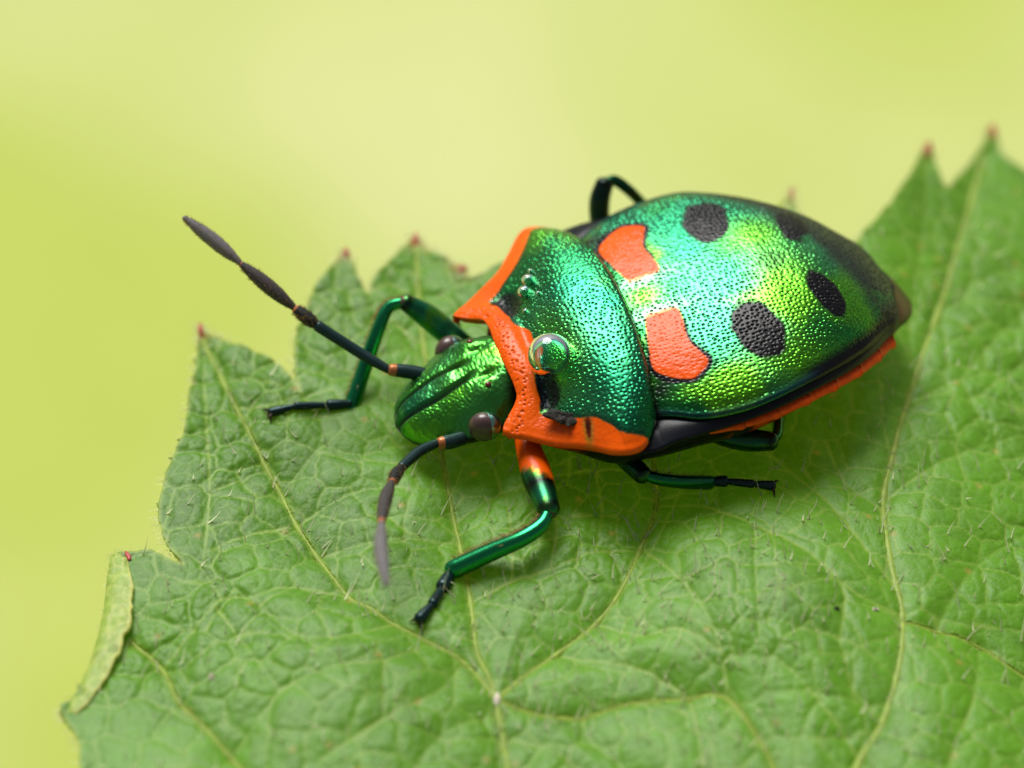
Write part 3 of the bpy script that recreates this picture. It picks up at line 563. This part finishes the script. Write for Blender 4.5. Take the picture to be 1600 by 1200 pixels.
# head, bent downwards, with a raised middle lobe between two furrows
HD_W = [(92, 72), (110, 86), (135, 95), (160, 99), (180, 97), (200, 90), (215, 83), (232, 78), (248, 68), (262, 55), (272, 41), (279, 24), (283, 4)]
HD_T = [(92, 2), (108, 16), (130, 12), (150, 4), (190, -15), (230, -37), (255, -52), (272, -66), (279, -78), (283, -90)]
HD_E = [(92, -50), (150, -45), (190, -58), (230, -76), (262, -88), (283, -94)]
HD_B = [(92, -92), (150, -98), (200, -104), (250, -106), (283, -98)]
def furrow(F, Lt): 
    gl = lerp1(F, [(150, 12), (165, 15), (190, 19), (220, 21), (250, 18), (275, 14), (287, 10)])
    return gauss(np.abs(Lt) - gl, 4.2)*sm(F, 150, 178), gl
def head_detail(F, Lt, s):
    g_, gl = furrow(F, Lt); top = (s > 0)*1.0; lobe = sm(np.abs(Lt), gl, gl + 8)
    wr = np.sin((F*0.9 + np.abs(Lt)*0.55 + 16*fbm(F, Lt, 18, 3))*1.05)
    h1, h2, hid = worley(F, Lt, 6.5, 66, 0.9)
    r = -8.5*g_ + 3*(1 - lobe)*sm(F, 165, 200) + lobe*0.28*wr*sm(F, 150, 180) - 1.0*gauss(h1, 1.6) + 5*gauss(np.hypot((F - 152)/16, (np.abs(Lt) - 52)/18), 1) - 5*gauss(np.hypot((F - 140)/14, (np.abs(Lt) - 28)/7), 1)
    return top*r + 3*(fbm(F, Lt, 22, 9) - 0.5)
def head_col(F, Lt, s):
    g_, gl = furrow(F, Lt); c = sheen_colour(F*1.6, Lt*1.6, 170); c = mixc(c, LIME, 0.45); c = mixc(c, TEAL*0.8, 0.75*(1 - sm(np.abs(Lt), gl - 3, gl + 6))*sm(F, 170, 230))
    d = np.clip(0.95*g_ + 0.9*sm(-F, -140, -112)*sm(np.abs(Lt), 25, 60) + 0.97*sm(-s, -0.10, 0.02) + 0.75*sm(-np.abs(s), -0.42, -0.15), 0, 1); c = mixc(c, BLACK*1.5, d); return c, 1 - 0.8*d, 0*F + 0.30  # underside blackened, its shade put into the colour
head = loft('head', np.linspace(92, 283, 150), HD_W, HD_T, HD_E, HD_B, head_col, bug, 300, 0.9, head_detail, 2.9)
def ball(name, c, r, mat, parent, rot=0.0, n=28, **kw):
    th, ph = np.meshgrid(np.linspace(0, math.pi, n), np.linspace(0, 2*math.pi, 2*n, endpoint=False), indexing='ij')
    P = np.stack([r[0]*np.sin(th)*np.cos(ph), r[1]*np.sin(th)*np.sin(ph), r[2]*np.cos(th)], -1).reshape(-1, 3)
    if kw.get('shape') is not None: P = kw['shape'](P)
    cr, sr = math.cos(rot), math.sin(rot); P = P @ np.array([[cr, sr, 0], [-sr, cr, 0], [0, 0, 1]])
    return mesh_obj(name, P + np.array(c), grid_faces(n, 2*n, True), mat, parent, col=kw.get('col'), met=kw.get('met'), rgh=kw.get('rgh'))
for side in (1, -1):
    ec = (169, 98, -35) if side > 0 else (168, -90, -50)
    ball('eye', ec, (24, 20, 26), M_EYE, head, -side*0.35)
    ball('eye_rim', (ec[0] - 4, ec[1], ec[2]), (23.5, 19.5, 25), M_CUT, head, -side*0.35, col=lin(0.25, 0.5, 0.4), met=1.0, rgh=0.3)
    ball('ocellus', (146, side*48, 3.5), (5.0, 5.0, 3.5), M_OCEL, head, n=12)

# antennae: five jointed segments each
DARK = lin(0.016, 0.020, 0.022)
def antenna(segs):
    root = None
    for i, (P, R) in enumerate(segs):
        Pm = catmull(P, 2); R = np.interp(np.linspace(0, 1, len(Pm)), (0, 0.25, 0.5, 0.75, 1), (R[0], R[0]*0.25 + R[1]*0.75, R[1], R[1]*0.75 + R[2]*0.25, R[2]))
        v, fc, t_, a_ = tube(Pm, R, 14, 6)
        c = np.broadcast_to(DARK if i != 4 else lin(0.15, 0.14, 0.145), (len(v), 3)); c = c + (lin(0.0, 0.02, 0.018)*(i < 2)); c = mixc(c, lin(0.07, 0.06, 0.06), 0.8*(i == 3) + 0*t_)
        c = mixc(c, lin(0.36, 0.11, 0.035), 0.95*((t_ < (0.11, 0.0, 0.10, 0.0, 0.0)[i]) & (i > 0)) + 0.0); c = mixc(c, lin(0.42, 0.14, 0.05), 1.0*(t_ > (0.80, 0.985, 0.92, 0.965, 2)[i]))
        h = worley(t_*np.linalg.norm(np.subtract(P[-1], P[0])), a_*R[1], 3.2, 5)[0]; v2 = v
        o = mesh_obj('antenna' if root is None else 'antenna_segment', v2, fc, M_CUT, bug if root is None else root, col=c, met=0.35 if i < 2 else 0.0, rgh=0.35 if i < 2 else 0.6)
        if root is None: root = o
        if i >= 2:
            P_ = catmull(P, 20); k = rng.integers(0, len(P_) - 1, 260); ax = P_[-1] - P_[0]; ax /= np.linalg.norm(ax)
            q = rng.normal(size=(260, 3)); q -= np.outer(q @ ax, ax); q /= np.linalg.norm(q, axis=1)[:, None]; Rk = np.interp(k/len(P_), np.linspace(0, 1, len(R)), R)
            bristles('antenna_hair', P_[k] + q*(Rk*0.95)[:, None], q*0.6 + ax, rng.uniform(3.5, 7, 260), 0.5, M_SETA, root, 0.1, 2)
    return root
antenna([(ANT_R, (11, 11.5, 10)), (ANT_R2, (7, 9, 9.5)), (ANT_R3, (7, 11, 8)), (ANT_R4, (5, 12, 5.5)), (ANT_R5, (4.5, 11.5, 4.5))])
antenna([(ANT_L, (12, 12, 10)), (ANT_L2, (7, 8.5, 8)), (ANT_L3, (7, 9.5, 7)), (ANT_L4, (5, 10.5, 6)), (ANT_L5, (5, 11, 4))])

# legs
LEGC = lin(0.012, 0.24, 0.085)
def leg(fem, tib, tar, claw, rf, rt, orange_to=0.0, hair=True, dark=0.0):
    rt_ = (rt*0.8, rt*0.92, rt, rt*1.12, rt*1.18)[:len(tib)] if len(tib) <= 5 else np.linspace(rt*0.9, rt*0.8, len(tib))
    v, fc, t_, a_ = tube(fem, rf, 18, 8)
    n_ = fbm(t_*150, a_*20, 20, 6); c = mixc(np.broadcast_to(LEGC, (len(v), 3)), LIME*0.6, sm(n_, 0.5, 0.75)); c = mixc(c, BLACK, 0.9*gauss(t_ - 0.93, 0.05) + 0.7*sm(n_, 0.55, 0.3)*0.5)
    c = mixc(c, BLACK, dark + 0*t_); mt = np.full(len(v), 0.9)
    if orange_to:
        k = 1 - sm(t_ + 0.10*np.cos(a_), orange_to - 0.02, orange_to + 0.02); c = mixc(c, BLACK, gauss(t_ - orange_to - 0.09, 0.08)); c = mixc(c, ORANGE, k); mt = mt*(1 - k)
    root = mesh_obj('leg', v, fc, M_CUT, bug, col=c, met=mt, rgh=0.30)
    v, fc, t_, a_ = tube(tib, rt_, 18, 8, 0.86)
    c = mixc(np.broadcast_to(LEGC*lin(0.8, 1.25, 1.1), (len(v), 3)), BLACK, 0.85*sm(tube.normals @ lin(-0.55, 0.10, -0.75), 0.15, 0.6)); c = mixc(c, BLACK, 0.8*dark + 0*t_); c = mixc(c, lin(0.12, 0.07, 0.04), gauss(t_, 0.035))  # side facing down and back is painted black as shade
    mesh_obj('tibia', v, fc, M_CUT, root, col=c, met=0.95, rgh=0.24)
    ball('knee', np.array(fem[-1])*0.5 + np.array(tib[0])*0.5, (rt*1.0, rt*1.0, rt*1.0), M_CUT, root, n=12, col=lin(0.10, 0.06, 0.04), met=0.2, rgh=0.3)
    if tar:
        tar = [(f, l, max(u, leaf_u(f, l) + 5) if i < 2 else leaf_u(f, l) + 6.0) for i, (f, l, u) in enumerate(tar)]
        P = np.array(tar)
        for a, b, ra, rb in ((0, 1, rt*0.66, rt*0.82), (1, 3, rt*0.5, rt*0.6), (3, 5, rt*0.45, rt*0.72)):
            Q = [P[a]*(1 - t) + P[b]*t for t in (0.02, 0.5, 0.97)]; v, fc, t_, a_ = tube(Q, (ra*0.8, (ra + rb)/2, rb), 12, 6)
            mesh_obj('tarsus_segment', v, fc, M_CUT, root, col=np.broadcast_to(lin(0.012, 0.035, 0.035), (len(v), 3)), met=0.6, rgh=0.3)
        c0 = P[-1]
        for cf, cl, cu in claw[1:]:
            e = np.array([cf, cl, leaf_u(cf, cl) + 0.5]); m = (c0 + e)/2 + np.array([0, 0, 3.5])
            v, fc, t_, a_ = tube([c0, m, e], (2.8, 2.4, 0.5), 8, 6); mesh_obj('claw', v, fc, M_CUT, root, col=np.broadcast_to(lin(0.03, 0.016, 0.01), (len(v), 3)), met=0.1, rgh=0.3)
        ball('claw_pad', c0 + np.array([3, 2, -3.5]), (4, 4, 2.5), M_SETA, root, n=10)
    if hair:
        C_ = catmull(np.column_stack([np.array(tib), rt_]), 12); n = 700; k = (rng.random(n)**0.6*(len(C_) - 2)).astype(int)
        ax = C_[k + 1, :3] - C_[k, :3]; ax /= np.linalg.norm(ax, axis=1)[:, None]
        q = 0.33*rng.normal(size=(n, 3)) + lin(0.5, -0.85, -0.1); q -= (q*ax).sum(1)[:, None]*ax; q /= np.linalg.norm(q, axis=1)[:, None]
        bristles('leg_bristle', C_[k, :3] + q*C_[k, 3:4]*0.92, q*0.8 + ax*0.8, rng.uniform(4, 11, n), 0.6, M_SETA, root, 0.15, 2)
        if tar:
            C_ = catmull(P, 8); k = rng.integers(0, len(C_) - 2, 120); q = rng.normal(size=(120, 3)) + lin(0, 0, -0.4); q /= np.linalg.norm(q, axis=1)[:, None]
            bristles('leg_bristle', C_[k] + q*rt*0.45, q + lin(0.3, 0, 0), rng.uniform(4, 8, 120), 0.5, M_SETA, root, 0.15, 2)
    return root
leg(FRONT_L, FRONT_L_TIB, FRONT_L_TAR, FRONT_L_CLAW, (15, 20, 24, 18), 14.5, 0.60)
leg(FRONT_R, FRONT_R_TIB, FRONT_R_TAR, FRONT_R_CLAW, (16, 20, 20, 14), 11.5)
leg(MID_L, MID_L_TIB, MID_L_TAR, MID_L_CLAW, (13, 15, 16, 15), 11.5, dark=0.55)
hind_tar = [(-363, 48, -140), (-385, 25, -140), (-395, 15, -142), (-415, -2, -142), (-435, -18, -142), (-440, -20, -142)]
hind_claw = [(-440, -20, -142), (-455, -22, -147), (-447, -38, -147)]
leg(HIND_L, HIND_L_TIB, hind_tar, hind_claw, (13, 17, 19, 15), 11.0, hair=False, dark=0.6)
leg(mirror(HIND_L), mirror(HIND_L_TIB), mirror(hind_tar), mirror(hind_claw), (13, 17, 19, 15), 11.0, hair=False)
mid_tar = [(-313, -284, -140), (-340, -288, -142), (-352, -290, -143), (-372, -294, -143), (-392, -298, -143), (-396, -299, -143)]
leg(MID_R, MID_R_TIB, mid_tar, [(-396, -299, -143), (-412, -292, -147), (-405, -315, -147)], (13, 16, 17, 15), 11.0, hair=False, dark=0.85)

# ------------------------------------------------------------------ droplets and specks
def to_world(f, l, u): return ((f*cy_ - l*sy_), (f*sy_ + l*cy_), u + BODY_Z)
def droplet(f, l, r, label, group=None, h=0.86):
    u = pron_u(f, l); x, y, z = to_world(f, l, u + r*(h - 0.22)); o = ball('water_droplet', (0, 0, 0), (r, r, r*h), M_WATER, None, n=40); o.location = (x*S, y*S, z*S)
    return tag(o, label, 'droplet', group)
droplet(52, 66, 35, 'large round water droplet on the green shoulder plate beside the orange collar', h=1.0)
droplet(30, -112, 10.5, 'small water droplet by the orange margin, nearer the shield than its twin')
droplet(42, -95, 10.5, 'small water droplet by the orange margin, nearer the dark hollow than its twin')
for f, l, r, lab in ((52, -58, 4.5, 'tiny bead of water on the green plate between the dark hollow and the midline'), (26, -72, 4.0, 'tiny bead of water on open green beside the twin small droplets'),
                     (88, -118, 5.0, 'tiny dark bead of water where the black hollow meets the orange margin'), (20, -132, 4.0, 'tiny bead of water close to the orange margin behind the twin small droplets')):
    droplet(f, l, r, lab)
def flake(name, P, r, sq, mat, label, cat, seed):
    g_ = np.random.default_rng(seed); ph = g_.random(6)*6.28
    def sh(p):
        a = np.arctan2(p[:, 1], p[:, 0]); k = 1 + 0.30*np.sin(2*a + ph[0]) + 0.22*np.sin(3*a + ph[1]) + 0.14*np.sin(7*a + ph[2]) + 0.1*np.sin(11*a + ph[3]); return p*np.column_stack([k, k, 1 + 0.3*np.sin(5*a + ph[4])])
    o = ball(name, (0, 0, 0), (r, r*0.75, r*sq), mat, None, shape=sh, n=24); o.location = tuple(np.array(P)*S); o.rotation_euler = (0.15, -0.1, ph[5])
    return tag(o, label, cat)
f, l = 55, 158; flake('debris_flake', to_world(f, l, pron_u(f, l) + 2), 24, 0.28, M_DEBRIS, 'ragged black flake of debris stuck across the orange collar margin', 'debris', 3)
def on_leaf(x, y, dz): return (x, y, float(leaf_z(x, y)) + dz)
flake('black_speck', on_leaf(402, -455, 1), 4.5, 0.6, M_DEBRIS, 'tiny black speck lying on the quilted leaf blade', 'debris', 5)
flake('white_speck', on_leaf(462, -440, 1), 5, 0.6, M_PALE, 'tiny white speck beside the long vein of the leaf', 'debris', 6)
flake('tan_speck', on_leaf(-537, -572, 1), 6, 0.5, M_PALE, 'small tan crumb on the leaf near the curled margin', 'debris', 7)
P = on_leaf(-111, -600, -1); o = ball('vein_node', P, (6, 13, 3.5), M_PALE, leaf, n=16)
